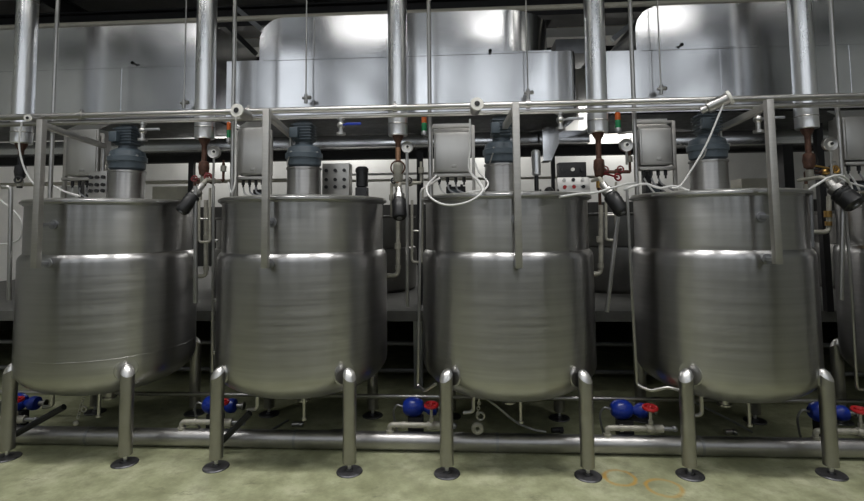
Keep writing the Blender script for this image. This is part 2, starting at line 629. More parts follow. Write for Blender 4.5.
# ------------------------------------------------------------------ square posts with arms
PO = [((41, 121), (36.5, 268), (104, 146), 'left'), ((267.5, 110), (264.5, 268), (291, 132), 'second'), ((515.5, 104), (519, 268), (505, 126), 'third'), ((768, 101), (778, 264), (720, 128), 'fourth')]
PLAB = ['square steel post with arm before the leftmost tank', 'square steel post with arm before the second tank',
        'square steel post before the third tank, in line with its motor', 'square steel post with arm before the fourth tank']
for i, (a, b, c, nm) in enumerate(PO):
    py = -.87
    A, B = P(a[0], a[1], py), P(b[0], b[1], py)
    xx = (A.x + B.x) / 2 if False else B.x * .5 + A.x * .5
    t = thing('support_post', (xx, py, B.z), PLAB[i], 'post', 'square posts before the tanks')
    G().bar((xx, py, B.z), (xx, py, A.z + .01), .054, .054, .006).build('post', 'tube', t)
    # arm back over the lid at constant height
    za = A.z - .035
    e = PZ(c[0], c[1], za)
    ye = min(max(e.y, 0.1), .5) if i != 2 else -.13
    e = P(c[0], c[1], ye)
    ex = e.x
    G().bar((xx, py + .02, za), (ex, ye, za), .05, .05, .005).build('arm', 'tube', t)
    if i != 2:
        G().cyl((ex, ye, 2.251), (ex, ye, za), .016, seg=12).build('stay_rod', 'pipe', t)
    # brackets to neck and jacket
    for (zz, rad) in ((2.02, TR[i] - .036), (B.z + .03, TR[i])):
        d = Vector((xx - TX[i], py, 0)).normalized()
        q = Vector((TX[i], 0, zz)) + d * (rad + .001)
        g = G().bar((xx, py, zz), q, .03, .03, .004)
        g.lathe([(.04, 0), (.04, .012), (0, .014)], q, d, seg=16)
        g.build('bracket', 'dull', t)

# ------------------------------------------------------------------ header pipes
for nm, yy, rr, off, lab in (('header_pipe', -.12, .030, 0, 'upper of two long steel header pipes running across above all the tanks'),
                             ('header_pipe', -.10, .023, -.066, 'lower thinner steel header pipe running close under the upper one')):
    L, Rr = P(60, 117.5, -.12), P(800, 98.3, -.12)
    z = (L.z + Rr.z) / 2 + off + .01
    g = G().cyl((-7.2, yy, z), (8.2, yy, z), rr, seg=20)
    o = g.build(nm, 'pipe')
    tag(o, lab, 'pipe')
    HZ = z - off
# unions on the upper header are part of nothing countable: clamps
for px in (82, 249, 528, 395):
    q = P(px, 106, -.12)
    g = G().cyl((q.x - .02, -.12, HZ), (q.x + .02, -.12, HZ), .042, seg=18).box((q.x, -.12, HZ + .045), (.02, .03, .03))
    tag(g.build('pipe_clamp', 'pipe'), {82: 'pipe clamp on the header above the leftmost tank', 249: 'pipe clamp on the header beside the second square post',
        528: 'pipe clamp on the header just right of the third post', 395: 'pipe clamp on the header before the centre duct'}[px], 'clamp', 'clamps on the header pipe')

# ------------------------------------------------------------------ hoods
YH = .75


def drum(x0, x1, yf, yb, z0, z1, rl, ar):
    """sheet-metal body, top-left corner rounded in elevation, right end rounded in plan"""
    g = G()
    cols = []
    if rl:
        for k in range(13):
            a = k / 12 * PI / 2
            xx = x0 + rl - rl * math.cos(a)
            cols.append((xx, 0, z1 - rl + rl * math.sin(a)))
    else:
        cols.append((x0, 0, z1))
    for k in range(1, 12):
        xs = x0 + rl + (x1 - ar - x0 - rl) * k / 12
        cols.append((xs, 0, z1))
    if ar:
        hd = (yb - yf) / 2
        for k in range(0, 17):
            a = k / 16 * PI / 2 * .98
            cols.append((x1 - ar + ar * math.sin(a), hd * (1 - math.cos(a)), z1))
    else:
        cols.append((x1, 0, z1))
    fb = [g.bm.verts.new((x, yf + d, z0)) for x, d, z in cols]
    ft = [g.bm.verts.new((x, yf + d, z)) for x, d, z in cols]
    bb = [g.bm.verts.new((x, yb - d, z0)) for x, d, z in cols]
    bt = [g.bm.verts.new((x, yb - d, z)) for x, d, z in cols]
    n = len(cols)
    for i in range(n - 1):
        j = i + 1
        g.bm.faces.new((fb[i], fb[j], ft[j], ft[i]))
        g.bm.faces.new((bb[j], bb[i], bt[i], bt[j]))
        g.bm.faces.new((ft[i], ft[j], bt[j], bt[i]))
        g.bm.faces.new((fb[j], fb[i], bb[i], bb[j]))
    g.bm.faces.new((fb[0], ft[0], bt[0], bb[0]))
    g.bm.faces.new((fb[-1], bb[-1], bt[-1], ft[-1]))
    return g


def hood(lab, lx0, lx1, ux0, ux1, ytop, yseam, ybot, rl, ar, pxm):
    zt, zs, zb = P(pxm, ytop, YH).z, P(pxm, yseam, YH).z, P(pxm, ybot, YH).z
    X = lambda px: P(px, yseam, YH).x
    t = thing('exhaust_hood', ((X(lx0) + X(lx1)) / 2, YH + .6, zb), lab, 'hood', 'stainless hoods above the tanks')
    drum(X(lx0), X(lx1), YH, YH + 1.3, zb, zs, 0, .0 if ar == 0 else .12).build('lower_body', 'hood', t, angle=30)
    drum(X(ux0), X(ux1), YH + .01, YH + 1.25, zs + .002, zt, rl, ar).build('upper_body', 'hood', t, angle=30)
    g = G().box(((X(ux0) + X(ux1)) / 2, YH - .004, zs), (X(ux1) - X(ux0) - .1, .012, .018))
    g.build('seam', 'hood', t, smooth=False)
    G().box(((X(lx0) + X(lx1)) / 2, YH + .66, zb - .004), (X(lx1) - X(lx0) - .14, 1.2, .014)).build('shade_panel', 'black', t, smooth=False)  # black sheet added to put dark shade under the hood
    for s in (.25, .52, .78):
        xs = X(lx0) + (X(lx1) - X(lx0)) * s
        G().box((xs, YH - .001, (zb + zs) / 2), (.014, .008, zs - zb - .04)).build('joint_strip', 'hood', t, smooth=False)
    return t


hood('stainless hood cut off by the left edge, above the leftmost tank', -190, 214, -190, 212, 26, 68, 119, 0, .0, 100)
hood('middle stainless hood with rounded corner and curved end', 227, 582, 259, 556, 12.3, 55.3, 115, .28, .62, 420)
hood('right stainless hood with a rounded upper corner, cut off by the edge', 604, 1090, 636.5, 1090, 2.5, 47, 110, .26, .0, 740)

# hanging spray rods before the hoods
for px0, px1, yb, lab in ((189, 184, 103, 'thin hanging rod with a fitting, left of the second duct'), (304.5, 306, 98, 'thin hanging rod with a fitting, left part of the middle hood'),
                          (526, 528, 93, 'thin hanging rod with a fitting, curved end of the middle hood'), (656, 661, 89, 'thin hanging rod with a fitting, on the right hood')):
    q = P(px1, yb, .62)
    t = thing('hanging_rod', (q.x, q.y, q.z), lab, 'rod', 'hanging rods before the hoods')
    G().cyl((q.x, q.y, q.z), (q.x, q.y, H), .008, seg=8).build('rod', 'pipe', t)
    G().cyl((q.x - .04, q.y, q.z), (q.x + .045, q.y, q.z), .017, seg=12).cyl((q.x, q.y, q.z - .06), (q.x, q.y, q.z + .04), .02, seg=12).sphere((q.x + .04, q.y, q.z + .005), .024).build('fitting', 'pipe', t)
# bolts / small knobs on hood seam
for px, py, lab in ((135, 64, 'small black knob on the seam of the left hood'), (490, 52, 'small black knob on the seam of the middle hood'), (680, 46, 'small black knob on the seam of the right hood')):
    q = P(px, py, YH)
    tag(G().cyl((q.x, YH - .05, q.z), (q.x, YH, q.z), .012, seg=14).cyl((q.x, YH - .05, q.z), (q.x, YH - .035, q.z), .02, seg=14).build('knob', 'black'), lab, 'knob')

# ------------------------------------------------------------------ big insulated ducts
DU = [(21.5, 144, 21), (204.5, 139, 20), (398, 136, 20), (598, 133, 20), (807, 129, 22)]
DUL = ['shiny insulated vertical duct before the left hood, near the left edge', 'shiny insulated vertical duct between first and second tanks',
       'shiny insulated vertical duct crossing the middle hood', 'shiny insulated vertical duct right of the middle hood', 'shiny insulated vertical duct right of the fourth post']
YD = .25
DUX = []
for i, (px, pb, w) in enumerate(DU):
    q = P(px, pb, YD)
    r = .100
    x, zb = q.x, q.z
    DUX.append((x, zb))
    t = thing('insulated_duct', (x, YD, zb), DUL[i], 'duct', 'insulated ducts above the gaps')
    G().lathe([(.055, zb + .002), (r * .92, zb), (r, zb + .01), (r, zb + .10), (r, H - .01), (0, H - .01)], (x, YD, 0), seg=36).build('cladding', 'alu', t)
    G().torus((x, YD, zb + .12), r, .006, seg=36).torus((x, YD, 4.45), r, .005, seg=36).build('band', 'pipe', t)
    G().lathe([(.06, zb + .01), (.055, zb - .02), (.028, zb - .07), (.026, zb - .12)], (x, YD, 0), seg=24).build('cone_reducer', 'brown', t)

# steam line under each duct: brown pipe, valve and strainer
LN = [dict(brown=(152, 188), lab='black valve line under the leftmost duct at the left edge'),
      dict(brown=(150, 186), lab='brown valve line with copper stub under the duct between tanks one and two'),
      dict(brown=(143, 196), lab='copper coloured valve line under the centre duct'),
      dict(brown=(140, 190), lab='dark brown valve line with brass sleeve under the fourth duct'),
      dict(brown=(138, 180), lab='brown valve line with yellow cap under the rightmost duct')]
for i in range(5):
    x, zb = DUX[i]
    pb = DU[i][0]
    z1 = P(pb, LN[i]['brown'][1], YD).z
    t = thing('valve_line', (x, YD, z1), LN[i]['lab'], 'pipe', 'valve lines under the ducts')
    z0 = zb - .12
    dz = z0 - z1
    mat = ('blackmetal', 'brown', 'copper', 'brown', 'brown')[i]
    G().cyl((x, YD, z1), (x, YD, z0 + .01), .026, seg=16).build('riser', mat, t)
    G().lathe([(.026, z0 - .30 * dz), (.05, z0 - .34 * dz), (.055, z0 - .5 * dz), (.045, z0 - .68 * dz), (.026, z0 - .72 * dz)], (x, YD, 0), seg=20).build('valve_body', 'dirty' if i == 2 else mat, t)
    G().cyl((x, YD, z0 - .95 * dz), (x, YD, z0 - .74 * dz), .034, seg=16).build('sleeve', 'brass' if i == 3 else 'dirty', t)
    if i == 2:
        G().torus((x, YD - .03, z0 - .42 * dz), .07, .008, (0, 1, 0)).build('hand_ring', 'brown', t)
    else:
        hz = z0 - .62 * dz
        g = G().torus((x + .13, YD - .16, hz - .06), .032, .010, (.3, -1, .2), rs=6)
        g.cyl((x + .02, YD, hz), (x + .13, YD - .16, hz - .06), .010, seg=8)
        g.build('handwheel', ('black', 'darkred', 'darkred', 'darkred', 'brass')[i], t)

# strainers / black ended actuators hanging in the gaps
ST = [((203, 184), (181, 212), -.15, .062, 'black-ended angled actuator right of the leftmost tank rim'),
      ((399, 188), (399.5, 218), .05, .070, 'black-ended actuator hanging upright between second and third tanks'),
      ((602, 183), (623, 213), -.15, .068, 'black-ended angled actuator between third and fourth tanks'),
      ((828, 182), (856, 206), -.2, .085, 'large black-ended actuator at the right edge')]
for (a, b, yy, r, lab) in ST:
    A, B = P(*a, yy + .04), P(*b, yy - .12)
    t = thing('valve_actuator', (B + A) / 2, lab, 'actuator', 'black-ended actuators in the gaps')
    ax = (B - A)
    L = ax.length
    G().lathe([(r * .3, 0), (r * .5, .01), (r * .5, L * .2), (r * .8, L * .24), (r * .8, L * .38), (r * .5, L * .42)], A, ax, seg=20).build('valve_body', 'pipe', t)
    G().lathe([(r * .6, L * .38), (r * 1.0, L * .44), (r * 1.05, L * .52), (r * .98, L * .57), (r * 1.05, L * .62), (r * .98, L * .7), (r * 1.02, L * .93), (r * .8, L), (0, L)], A, ax, seg=24).build('cap', 'black', t)
    e = B + ax.normalized() * .001
    G().lathe([(r * .38, -.005), (r * .36, .006), (0, .008)], e, ax, seg=16).build('end_button', 'dull', t)
    # inlet stub back to the riser
    G().tube([A, A + Vector((0, .06, .05)), (A.x, YD - .02, A.z + .05)], .018, False).build('inlet_stub', 'dirty', t)

# gap piping ---------------------------------------------------------
def pipe(name, pts, r, mat, lab, cat='pipe', smooth=False, group=None, clips=None):
    pts = [Vector(p) if len(p) == 3 and not isinstance(p, tuple) else P(*p) for p in pts]
    if clips:
        t = thing(name, pts[-1], lab, cat, group)
        G().tube(pts, r, smooth).build('tube', mat, t)
        for k in clips:
            q = pts[0].lerp(pts[-1], k) if len(pts) == 2 else pts[0] + (pts[1] - pts[0]) * k
            G().box(q + Vector((.02, .01, 0)), (.05, .03, .028), None, .004).build('clip', mat, t)
        return t
    return tag(G().tube(pts, r, smooth).build(name, mat), lab, cat, group)


# slim vertical pipes from ceiling to lid
for px0, px1, yb, lab in ((56, 50, 196, 'slim vertical pipe just right of the leftmost post'), (231.5, 232, 190, 'slim vertical pipe left of the second post'),
                          (430, 430.5, 187, 'slim vertical pipe right of the centre duct'), (635, 637, 190, 'slim vertical pipe at the left end of the right hood'),
                          (831, 842, 180, 'slim vertical pipe right of the rightmost duct')):
    q = P(px1, yb, .14)
    tag(G().cyl((q.x, .14, 2.251), (q.x, .14, H), .021, seg=14).build('conduit_pipe', 'pipe'), lab, 'pipe', 'slim pipes from the ceiling')

pipe('drop_pipe', [(195.5, 186, -.2), (195.5, 303, -.2)], .019, 'pipe', 'open-ended steel drop pipe right of the leftmost tank', group='drop pipes in the gaps')
pipe('drop_pipe', [(407, 152, -.02), (407.5, 307, -.02)], .016, 'pipe', 'steel drop pipe under the gauge between second and third tanks', group='drop pipes in the gaps')
pipe('drop_pipe', [(618, 216, -.2), (607, 312, -.2)], .019, 'pipe', 'leaning steel drop pipe between third and fourth tanks', group='drop pipes in the gaps')
pipe('drop_pipe', [(843, 206, -.2), (841, 300, -.2)], .021, 'pipe', 'steel drop pipe right of the fourth tank', group='drop pipes in the gaps')
pipe('drop_pipe', [(2, 187, -.3), (11, 187, -.3), (9, 300, -.3)], .019, 'pipe', 'bent steel drop pipe at the left edge', group='drop pipes in the gaps')

pipe('clipped_conduit', [(213.5, 186, -.05), (212.5, 372, -.05)], .014, 'pipe', 'thin clipped conduit left of the second tank', clips=(.3, .62, .9), group='conduits beside the tanks')
pipe('clipped_conduit', [(440, 178, -.04), (421, 190, -.1), (418, 386, -.15), (425, 391, -.35), (436, 384, -.45)], .013, 'pipe', 'thin clipped conduit left of the third tank', clips=None, group='conduits beside the tanks')
pipe('clipped_conduit', [(627, 190, -.35), (632, 295, -.35), (637, 385, -.35), (651, 391, -.42), (668, 387, -.48), (682, 391, -.5)], .013, 'pipe', 'thin bent conduit left of the fourth tank', group='conduits beside the tanks')
pipe('clipped_conduit', [(846, 212, -.05), (852, 300, -.05), (857, 389, -.05), (880, 391, -.05)], .013, 'pipe', 'thin bent conduit at the right edge', group='conduits beside the tanks')

# condensate elbows into the jackets
for i, (px, py0, py1, pe, lab) in enumerate(((206, 200, 276, 190, 'pale elbow pipe entering the right side of the leftmost tank'), (398, 217, 275.5, 380, 'pale elbow pipe entering the right side of the second tank'),
                              (601, 205, 274, 588, 'pale elbow pipe entering the right side of the third tank'), (829, 196, 232, 812, 'brass and pale elbow pipe right of the fourth tank'))):
    yy = .22
    a, b = P(px, py0, yy), P(px, py1, yy)
    xe = TX[i] + math.sqrt(TR[i] ** 2 - yy ** 2) + .003
    if i == 3:
        xe = TX[i] + math.sqrt((TR[i] - .036) ** 2 - yy ** 2) + .003
    t = thing('elbow_pipe', (b.x, yy, b.z), lab, 'pipe', 'elbow pipes into the tank jackets')
    G().tube([a, b, (xe, yy, b.z)], .022, False, 14).build('pipe_run', 'dirty', t)
    mz = (a.z + b.z) / 2
    for za, zb, ru in ((mz - .03, mz + .03, .033), (b.z + .06, b.z + .10, .030)):
        G().cyl((b.x, yy, za), (b.x, yy, zb), ru, seg=14).build('union', 'brass' if i == 3 else 'dirty', t)
# second pipes with a rung in the gaps
for i, (px0, px1, py0, py1, lab) in enumerate(((199, 210, 196, 242, 'short rung pipe pair right of the leftmost tank'), (412, 422, 200, 262, 'short rung pipe pair left of the third tank'), (606, 616, 190, 240, 'short rung pipe pair right of the third tank'))):
    t = thing('pipe_bridge', P(px0, py1, .1), lab, 'pipe')
    G().tube([P(px0, py0, .1), P(px0, py1, .1), P(px1, py1, .1), P(px1, py0 - 8, .1)], .013, False).build('bent_tube', 'dirty', t)
    a, b = P(px0, (py0 + py1) / 2, .1), P(px1, (py0 + py1) / 2, .1)
    G().cyl(a, b, .010, seg=10).build('rung', 'pipe', t)
# pipe beside the fourth tank's neck
pipe('neck_pipe', [(811, 193, .1), (812.5, 247, .1)], .016, 'dull', 'short vertical pipe along the right side of the fourth tank neck')

# valve manifolds: cross pipes with small valves behind the risers
for i, (px, py, lab, reds) in enumerate(((206, 181, 'rusty valve manifold with red handwheels between first and second tanks', True), (403, 183, 'steel valve manifold under the copper valve line', False),
                                   (611, 172, 'valve manifold with red handles between third and fourth tanks', True), (818, 172, 'brown valve manifold with brass body at the right edge', False))):
    yy = .40
    q = P(px, py, yy)
    t = thing('valve_manifold', q, lab, 'valve', 'valve manifolds in the gaps')
    mt = 'brown' if i != 1 else 'dirty'
    G().cyl((q.x - .12, yy, q.z), (q.x + .19, yy, q.z), .018, seg=12).tube([(q.x - .12, yy, q.z), (q.x - .12, yy, q.z - .35)], .016).tube([(q.x + .19, yy, q.z), (q.x + .19, yy, q.z + .22)], .014).build('cross_pipe', mt, t)
    for k, dx in enumerate((-.08, .07)):
        vb = G().sphere((q.x + dx, yy, q.z), .036, (1.2, 1, 1)).cyl((q.x + dx, yy - .09, q.z + .02), (q.x + dx, yy, q.z), .012, seg=10)
        vb = vb.build('valve_body', 'brass' if (i == 3 and k) else mt, t)
        g = G().torus((q.x + dx, yy - .09, q.z + .02), .030, .008, (.1, -1, .25), seg=18, rs=6).cyl((q.x + dx - .03, yy - .09, q.z + .02), (q.x + dx + .03, yy - .09, q.z + .02), .006, seg=8)
        g.build('handwheel', 'darkred' if reds else 'black', t)
    G().cyl((q.x + .19, yy, q.z + .1), (q.x + .19, yy, q.z + .16), .03, seg=14).cyl((q.x - .12, yy, q.z - .18), (q.x - .12, yy, q.z - .12), .028, seg=14).build('coupling', 'dirty', t)

# ------------------------------------------------------------------ gauges
for px, py, r, pb, lab in ((213.5, 152, .060, 186, 'round pale gauge between the first duct pair, above the rusty valve'), (407, 147, .055, 155, 'round pale gauge right of the centre duct'),
                           (626.5, 145, .060, 165, 'round pale gauge left of the cabinet on the fourth tank'), (831, 144, .062, 180, 'round pale gauge below the rightmost duct')):
    q = P(px, py, .02)
    t = thing('pressure_gauge', q, lab, 'gauge', 'round gauges under the ducts')
    G().lathe([(r, 0), (r * 1.06, .01), (r * 1.06, .035), (r * .98, .042), (r * .9, .04)], q + Vector((0, .04, 0)), (0.0, -1, .0), seg=28).build('case', 'pipe', t)
    G().lathe([(r * .92, 0), (0, .002)], q + Vector((0, .001, 0)), (0, -1, 0), seg=28).build('dial', 'gaugeface', t)
    G().cyl(q + Vector((.006, -.012, .004)), q + Vector((.006, .0, .004)), r * .22, seg=14).build('hub', 'black', t)
    s = P(px, pb, .06)
    G().tube([(q.x, .03, q.z - r * .9), (s.x, .05, s.z)], .011, False).build('stem', 'pipe', t)

# ------------------------------------------------------------------ cylindrical sensors on the header with white cables
SE = [((28, 118), (40, 121), -.2, .032, [(22, 122), (19, 145), (25, 170), (38, 190)], 'small steel sensor by the leftmost post with a drooping white cable'),
      ((237, 110.5), (250, 117), -.25, .060, [(236, 117), (235.5, 150), (235, 182), (231, 192), (228, 182)], 'steel cylinder with round white end left of the second post'),
      ((477, 104), (474, 113), -.25, .058, [(470, 119), (470, 150), (469, 170), (478, 182), (481, 190), (468, 192)], 'steel cylinder with round end above the third tank cabinet'),
      ((730, 97.5), (701, 111), -.25, .064, [(724, 103), (706, 145), (690, 172), (680, 186), (672, 188)], 'steel cylinder lying on the header above the fourth motor')]
for (a, b, yy, r, cab, lab) in SE:
    A, B = (P(*a, yy - .18), P(*b, yy + .06)) if r != .064 else (P(*a, yy - .06), P(*b, yy + .03))
    ax = B - A
    L = ax.length
    t = thing('cylindrical_sensor', (A + B) / 2, lab, 'sensor', 'sensors on the header pipe')
    G().lathe([(r * .75, 0), (r * .8, L * .1), (r * .8, L * .75), (r * .5, L * .8), (r * .5, L), (0, L)], A, ax, seg=24).build('body', 'pipe', t)
    G().lathe([(r * .2, -.012), (r, -.01), (r * 1.04, 0), (r * 1.0, .016), (r * .7, .018)], A, ax, seg=28).build('end_flange', 'gaugeface', t)
    G().lathe([(r * .42, -.016), (0, -.018)], A, ax, seg=20).build('lens', 'black', t)
    G().tube([P(*c, yy - .06) for c in cab], .0085, True, 8).build('cable', 'white', t)
    mid = (A + B) / 2
    G().bar(mid, (mid.x, -.12, HZ), .02, .02).build('bracket', 'pipe', t)

# ------------------------------------------------------------------ hanging valves under the header
for i, (px, py0, py1, blue, lab) in enumerate(((143, 119, 141, False, 'steel valve under the header above the leftmost tank'), (341, 112, 135, True, 'steel valve with blue lever under the header'),
                                 (560, 109, 130, False, 'steel valve with grey lever under the header, third tank'), (757, 104, 133, False, 'steel valve under the header right of the fourth post'))):
    a, b = P(px, py0, -.1), P(px, py1, -.1)
    x = a.x
    t = thing('ball_valve', (x, -.1, b.z), lab, 'valve', 'valves under the header pipe')
    g = G().cyl((x, -.1, b.z), (x, -.1, HZ - .06), .022, seg=16)
    g.cyl((x, -.1, b.z), (x, -.1, b.z + .025), .045, seg=18).cyl((x, -.1, HZ - .10), (x, -.1, HZ - .085), .036, seg=18)
    mz = (b.z + HZ) / 2 - .03
    g.sphere((x, -.1, mz), .038)
    g.build('body', 'pipe', t)
    G().cyl((x, -.1, mz), (x + .06, -.14, mz), .010, seg=10).box((x + .13, -.15, mz + .002), (.15, .02, .026), None, .008).build('lever', 'blue' if blue else 'dull', t)

# ------------------------------------------------------------------ electrical cabinets on the lids
CA = [(64, 98, 129, 176, 'large plain steel cabinet in a tube frame on the leftmost tank'),
      (237, 266, 127, 175, 'steel cabinet in a tube frame left of the second post'),
      (434, 470, 132, 172, 'steel cabinet with cables below, left on the third tank'),
      (641, 672, 128, 165, 'steel cabinet in a tube frame left of the fourth motor'),
      (846, 890, 116, 160, 'steel cabinet in a tube frame cut off by the right edge')]
for i, (a, b, y0, y1, lab) in enumerate(CA):
    yy = .22
    A, B = P(a, y1, yy), P(b, y0, yy)
    x0, x1, z0, z1 = A.x, B.x, A.z, P((a + b) / 2, y0, yy).z
    cx, w, h = (x0 + x1) / 2, x1 - x0, z1 - z0
    t = thing('electrical_cabinet', (cx, yy + .1, z0), lab, 'cabinet', 'electrical cabinets on the tanks')
    G().box((cx, yy + .11, (z0 + z1) / 2), (w, .2, h), None, .01).build('case', 'cabinet', t)
    G().box((cx, yy + .004, (z0 + z1) / 2), (w - .03, .014, h - .03), None, .005).build('door', 'cabinet', t)
    G().box((cx + .02, yy - .008, z0 + .055), (.05, .014, .028), None, .005).build('latch', 'panel', t)
    G().poly([(x0, yy + .01, z1), (x1, yy + .01, z1), (x1, yy + .2, z1 + .10), (x0, yy + .2, z1 + .10)], (0, .012, -.006)).build('sloped_cover', 'cabinet', t, smooth=False)
    G().box((cx, yy + .06, z0 - .035), (w + .03, .16, .03), None, .005).build('tray', 'tube', t)
    zp = HZ - .14
    if zp - z1 > .03:
        G().box((cx, yy + .16, (zp + z1) / 2 + .04), (w + .03, .02, zp - z1 + .07)).build('back_plate', 'cabinet', t, smooth=False)
    for sx in (x0 - .03, x1 + .03):
        G().bar((sx, yy + .05, 2.251), (sx, yy + .05, HZ - .11), .034, .034, .004).build('frame_leg', 'tube', t)
    G().bar((x0 - .03, yy + .05, HZ - .12), (x1 + .03, yy + .05, HZ - .12), .03, .03, .003).build('frame_rail', 'tube', t)
    for k in range(4):
        gx = x0 + w * (k + .6) / 4.4
        G().cyl((gx, yy + .06, z0 - .10), (gx, yy + .06, z0 - .04), .017, seg=12).cyl((gx, yy + .06, z0 - .13), (gx, yy + .06, z0 - .10), .010, seg=10).build('cable_gland', 'black', t)
    jb = thing('junction_box', (cx + .03, yy + .22, 2.252), 'small dark junction box under the ' + lab.replace('large plain ', '').split(' in a')[0].split(' with')[0] + (' of the leftmost tank', ' left of the second post', ' left on the third tank', ' left of the fourth motor', ' at the right edge')[i], 'box', 'junction boxes under the cabinets')
    G().box((cx + .03, yy + .22, 2.315), (w * .55, .10, .126), None, .006).build('case', 'blackmetal', jb)
    G().box((cx + .03, yy + .165, 2.315), (w * .3, .02, .06), None, .004).build('cover', 'drive', jb)
    for k in range(2):
        G().cyl((cx - .03 + .12 * k, yy + .2, 2.375), (cx - .03 + .12 * k, yy + .2, 2.40), .014, seg=10).build('cable_gland', 'black', jb)
    # grey cables sagging from the glands to the back of the lid
    for k in range(3):
        gx = x0 + w * (k + .6) / 4.4
        G().tube([(gx, yy + .06, z0 - .12), (gx + .03, yy + .04, z0 - .19), (gx + .12 + .05 * k, yy + .10, 2.27), (gx + .22 + .06 * k, yy + .3, 2.26)], .009).build('cable', 'dull' if k else 'white', t)

# ------------------------------------------------------------------ control panels
CP = [(88, 107, 171, 196, 0, 'small push-button panel left of the first pedestal'), (322, 349, 163, 193, 1, 'push-button panel right of the second pedestal'),
      (560, 587, 161, 189, 2, 'two-tier push-button panel with red buttons on the third tank')]
for (a, b, y0, y1, st, lab) in CP:
    yy = .30 if st else .0
    A, B = P(a, y1, yy), P(b, y0, yy)
    x0, x1, z1 = A.x, B.x, B.z
    z0 = 2.252
    cx = (x0 + x1) / 2
    t = thing('control_panel', (cx, yy + .08, z0), lab, 'control panel', 'push-button panels on the tanks')
    if st == 2:
        zm = z0 + (z1 - z0) * .55
        G().poly([(x0 - .02, yy - .03, z0 + .005), (x0 - .02, yy + .16, z0 + .005), (x0 - .02, yy + .16, zm), (x0 - .02, yy + .03, zm)], (x1 - x0 + .04, 0, 0)).build('lower_case', 'cabinet', t, smooth=False)
        G().box((cx, yy + .10, (zm + z1) / 2), (x1 - x0, .13, z1 - zm - .01), None, .008).build('upper_case', 'blackmetal', t)
        rows = [(z0 + (zm - z0) * .5, yy + .0, ('red', 'red', 'black')), (zm - .025, yy + .025, ('white', 'black', 'white')), ((zm + z1) / 2, yy + .035, ('black', 'gaugeface', 'black'))]
    else:
        G().box((cx, yy + .08, (z0 + z1) / 2), (x1 - x0, .16, z1 - z0), None, .008).build('case', 'panel', t)
        rows = [(z0 + (z1 - z0) * f, yy - .003, ('black', 'black', 'black')) for f in (.35, .55, .8)]
    for (zz, fy, cols) in rows:
        for k, cmat in enumerate(cols):
            bx = x0 + (x1 - x0) * (k + .5) / 3
            G().cyl((bx, fy - .018, zz), (bx, fy + .006, zz), .018, seg=14).build('push_button', cmat, t)

# ------------------------------------------------------------------ stack lights
for px, py0, lab in ((424, 115, 'amber and green stack light right of the centre duct'), (617.5, 112, 'amber and green stack light right of the fourth duct'), (229, 122, 'amber and green stack light left of the second cabinet')):
    a, b = P(px, py0, .30), P(px, py0 + 20, .30)
    x = a.x
    h = a.z - b.z
    t = thing('stack_light', (x, .3, b.z), lab, 'signal light', 'stack lights by the cabinets')
    r = .028 if px != 229 else .022
    G().lathe([(r * 1.1, 0), (r * 1.1, h * .18), (r * .9, h * .22)], (x, .3, b.z), seg=20).build('base', 'dull', t)
    G().lathe([(r, h * .2), (r, h * .58), (r * .9, h * .6)], (x, .3, b.z), seg=20).build('green_lens', 'green', t)['label'] = 'green lens'
    G().lathe([(r, h * .6), (r, h * .92), (r * .7, h), (0, h)], (x, .3, b.z), seg=20).build('amber_lens', 'amber', t)['label'] = 'amber lens'
    pp = P({424: 430.5, 617.5: 637, 229: 232}[px], 188, .14)
    G().tube([(x, .3, b.z + .008), (x, .3, b.z - .02), (pp.x, .165, b.z - .02)], .009, False, 8).build('bracket', 'pipe', t)

# ------------------------------------------------------------------ other gear on the lids
q = P(362, 190, .25)
t = thing('pump_motor', (q.x, .25, 2.24), 'small black motor standing at the back right of the second tank lid', 'motor')
z0 = 2.252
G().box((q.x, .25, z0 + .06), (.12, .12, .12), None, .015).build('foot', 'blackmetal', t)
G().lathe([(.04, z0 + .12), (.06, z0 + .13), (.06, z0 + .27), (.066, z0 + .275), (.066, z0 + .31), (.045, z0 + .33), (0, z0 + .33)], (q.x, .25, 0), seg=22).build('housing', 'black', t)
q = P(536.5, 182, .35)
t = thing('steel_canister', (q.x, .35, 2.24), 'vertical steel canister on a black stem, between the third post and its panel', 'canister')
za, zb = P(536, 176, .35).z, P(536, 150, .35).z
G().lathe([(.02, za), (.045, za + .015), (.047, zb - .02), (.03, zb), (0, zb)], (q.x, .35, 0), seg=22).build('barrel', 'alu', t)
G().cyl((q.x, .35, 2.252), (q.x, .35, za + .01), .022, seg=14).cyl((q.x, .35, 2.252), (q.x, .35, 2.27), .04, seg=14).build('stem', 'black', t)
q = P(549, 187, .3)
t = thing('black_valve', (q.x, .3, 2.24), 'small black fitting left of the two-tier panel on the third tank', 'valve')
G().sphere((q.x, .3, 2.303), .05).cyl((q.x, .3, 2.252), (q.x, .3, 2.30), .03, seg=12).build('body', 'black', t)
G().cyl((q.x - .09, .3, 2.29), (q.x + .09, .3, 2.29), .022, seg=12).cyl((q.x - .095, .3, 2.29), (q.x - .08, .3, 2.29), .04, seg=14).cyl((q.x + .08, .3, 2.29), (q.x + .095, .3, 2.29), .04, seg=14).build('flanged_pipe', 'black', t)

# white hoses draped by the rims
def hose(pts, r, lab, mat='white'):
    return tag(G().tube([P(*p) for p in pts], r, True, 10).build('hose', mat), lab, 'hose', 'loose hoses and cables at the rims')


